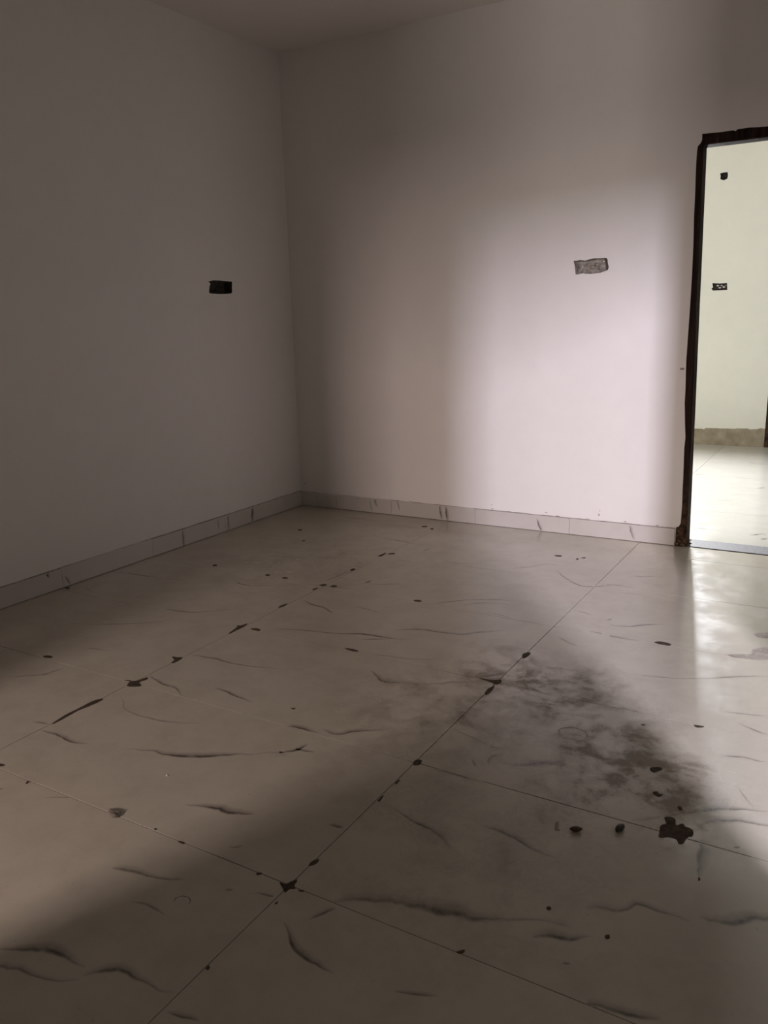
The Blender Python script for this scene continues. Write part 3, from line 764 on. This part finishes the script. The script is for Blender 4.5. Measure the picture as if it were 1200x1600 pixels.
# ------------------------------------------------------------ box recesses cut in the walls for switches and sockets
def recess(name, outline, to3, d0, depth, mat, label, cat, lumps=()):
    """a rough five-sided pocket lining the cut, with lumps of mortar pressed into its back"""
    n = len(outline)
    cx = sum(p[0] for p in outline)/n; cy = sum(p[1] for p in outline)/n
    ctr = Vector(to3(cx, cy, d0))
    lv = lambda u, w, d: tuple(Vector(to3(u, w, d)) - ctr)
    def inset(p, e, s_):
        return (p[0]+(cx-p[0])*e + 0.0015*noise.noise(Vector((p[0]*90, p[1]*90, s_))), p[1]+(cy-p[1])*e + 0.0015*noise.noise(Vector((p[0]*90, p[1]*90, s_+5))))
    rows = [(outline, 0.0005), ([inset(p, 0.02, 1) for p in outline], depth*0.35), ([inset(p, 0.05, 2) for p in outline], depth*0.75), ([inset(p, 0.10, 3) for p in outline], depth)]
    v = [lv(p[0], p[1], d0+d) for r, d in rows for p in r]
    f = []
    for k_ in range(3):
        for i in range(n):
            f.append((k_*n+i, k_*n+(i+1) % n, (k_+1)*n+(i+1) % n, (k_+1)*n+i))
    # outer shell so that the lining has thickness
    sh = 0.004
    out = [(p[0]+(p[0]-cx)*0.03, p[1]+(p[1]-cy)*0.05) for p in outline]
    b0 = len(v)
    v += [lv(p[0], p[1], d0+0.0065) for p in out] + [lv(p[0], p[1], d0+depth+sh) for p in out]
    for i in range(n):
        f.append((i, b0+i, b0+(i+1) % n, (i+1) % n))
        f.append((b0+i, b0+n+i, b0+n+(i+1) % n, b0+(i+1) % n))
    tb = tessellate_polygon([[Vector((p[0], p[1], 0)) for p in rows[3][0]]])
    f += [tuple(3*n+i for i in t) for t in tb]
    to = tessellate_polygon([[Vector((p[0], p[1], 0)) for p in out]])
    f += [tuple(b0+n+i for i in t) for t in to]
    o = empty(name, ctr)
    mesh_obj('mortar_lining', v, f, mat, o)
    for i, (u, w, r, mt) in enumerate(lumps):
        c = MB(); lump(c, (0, 0, 0), r, i*2.3+cx, 0.6)
        q = c.build('mortar_lump', mt, o, smooth=True)
        q.location = lv(u, w, d0+depth*0.93)
    return thing(o, label, cat)

recess('switch_box_recess', NICHE_BACK, NX, 0.0, 0.042, M_CEMENT,
       'ragged socket recess lined with pale grey cement in the lit back wall', 'wall recess',
       [(2.003, 1.545, 0.010, M_CEMENT), (2.015, 1.545, 0.006, M_WHITE), (2.10, 1.552, 0.014, M_SCUFF), (2.075, 1.54, 0.016, M_SCUFF), (2.05, 1.555, 0.010, M_SCUFF),
        (2.135, 1.568, 0.006, M_WHITE), (2.12, 1.53, 0.012, M_CEMENT)])
recess('switch_box_recess', NICHE_LEFT, NYL, 0.0, 0.05, M_DARKLINING,
       'dark empty socket recess in the shaded left wall', 'wall recess',
       [(-0.78, 1.50, 0.009, M_DARKLINING), (-0.70, 1.495, 0.011, M_DARKLINING), (-0.64, 1.51, 0.008, M_DARKLINING)])
recess('switch_box_recess', NICHE_SQUARE, NX, FAR, 0.045, M_DARKLINING,
       'small square dark recess high on the cream wall beyond the doorway', 'wall recess',
       [(2.14, 2.46, 0.012, M_DARKLINING)])
recess('switch_box_recess', NICHE_WIDE, NX, FAR, 0.03, M_DARKLINING,
       'oblong recess with white mortar smears on the cream wall beyond the doorway', 'wall recess',
       [(2.13, 1.505, 0.012, M_WHITE), (2.15, 1.485, 0.012, M_WHITE), (2.165, 1.505, 0.010, M_WHITE), (2.185, 1.49, 0.013, M_WHITE), (2.20, 1.505, 0.009, M_SCUFF)])

# small chips knocked out of the paint just above the skirting and beside the jamb
for u, w, ru, rw in [(1.49, 0.108, 0.008, 0.004), (1.485, 0.135, 0.003, 0.004), (1.84, 0.118, 0.012, 0.003), (1.915, 0.103, 0.02, 0.004), (2.165, 0.135, 0.005, 0.009),
                     (2.17, 0.16, 0.003, 0.005), (2.32, 0.11, 0.01, 0.003), (2.50, 0.106, 0.014, 0.003), (1.60, 0.101, 0.02, 0.002), (2.590, 0.985, 0.018, 0.007), (2.10, 0.104, 0.016, 0.002),
                     (0.04, 0.16, 0.006, 0.007), (0.9, 0.104, 0.012, 0.002)]:
    pts = [(u+ru*math.cos(a_*1.05)*(0.7+0.5*random.random()), w+rw*math.sin(a_*1.05)*(0.7+0.5*random.random())) for a_ in range(6)]
    splat(pts, M_SCUFF, 'paint_chip', wall_back, 0.0, 0.0008, lambda x, y, z: (x, -z, y), 0.0005)

# ------------------------------------------------------------ loose bits lying on the floor
def chip(name, outline, z, mat, label, cat, seed):
    ctr = (sum(p[0] for p in outline)/len(outline), sum(p[1] for p in outline)/len(outline))
    if area2(outline) < 0: outline = outline[::-1]
    ring = [(x-ctr[0], y-ctr[1]) for x, y in catmull(outline, 3, True)]
    n = len(ring)
    v = [(x*0.9, y*0.9, 0) for x, y in ring] + [(x, y, z*0.45) for x, y in ring]
    v += [(x*0.72, y*0.72, z*(0.85+0.4*noise.noise(Vector((x*120, y*120, seed))))) for x, y in ring] + [(0, 0, z), (0, 0, 0)]
    f = [(3*n+1, (i+1) % n, i) for i in range(n)] + [(i, (i+1) % n, n+(i+1) % n, n+i) for i in range(n)]
    f += [(n+i, n+(i+1) % n, 2*n+(i+1) % n, 2*n+i) for i in range(n)] + [(2*n+i, 2*n+(i+1) % n, 3*n) for i in range(n)]
    o = mesh_obj(name, v, f, mat); o.location = (ctr[0], ctr[1], 0.0006)
    return thing(o, label, cat)
chip('stone_chip', [(1.789, -3.338), (1.789, -3.329), (1.826, -3.327), (1.835, -3.347), (1.816, -3.352)], 0.008, M_STONE,
     'small angular grey stone chip on the tile joint at the left', 'stone', 1)
def husk(name, ctr, length, width, rot, mat, label, cat):
    v, f = [(0, 0, 0)] * 0, []
    n, seg = 9, 10
    for i in range(n+1):
        t = i/n; x = (t-0.5)*length
        r = width/2*max(math.sin(math.pi*(0.06+0.88*t)), 0.05)**0.75
        for j in range(seg):
            a_ = 2*math.pi*j/seg
            w = 1+0.10*noise.noise(Vector((x*200, j*0.7, length*50)))
            v.append((x, r*math.cos(a_)*w, width*0.34+r*0.68*math.sin(a_)*w - (0.0012 if abs(math.cos(a_)) < 0.2 and math.sin(a_) > 0 else 0)))
    for i in range(n):
        for j in range(seg): f.append((i*seg+j, i*seg+(j+1) % seg, (i+1)*seg+(j+1) % seg, (i+1)*seg+j))
    f += [tuple(range(seg-1, -1, -1)), tuple(n*seg+j for j in range(seg))]
    o = mesh_obj(name, v, f, mat, smooth=True)
    o.location = (ctr[0], ctr[1], 0.0006); o.rotation_euler = (0, 0, rot)
    return thing(o, label, cat)
husk('seed_husk', (2.936, -2.822), 0.032, 0.019, 0.5, M_SEED, 'reddish brown oval husk on the floor, left of the black one', 'husk')
husk('seed_husk', (3.033, -2.765), 0.038, 0.020, 1.35, M_BLACKSEED, 'black oval husk on the floor between the brown husk and the big mud stain', 'husk')
for (x, yy, lab) in [(1.799, -3.128, 'tiny white paint fleck on the shaded floor at the left'), (1.859, -1.601, 'tiny white paint fleck in the middle of the floor')]:
    chip('paint_fleck', [(x-0.003, yy-0.002), (x+0.002, yy-0.003), (x+0.003, yy+0.002), (x-0.001, yy+0.003)], 0.003, M_WHITE, lab, 'paint fleck', x)
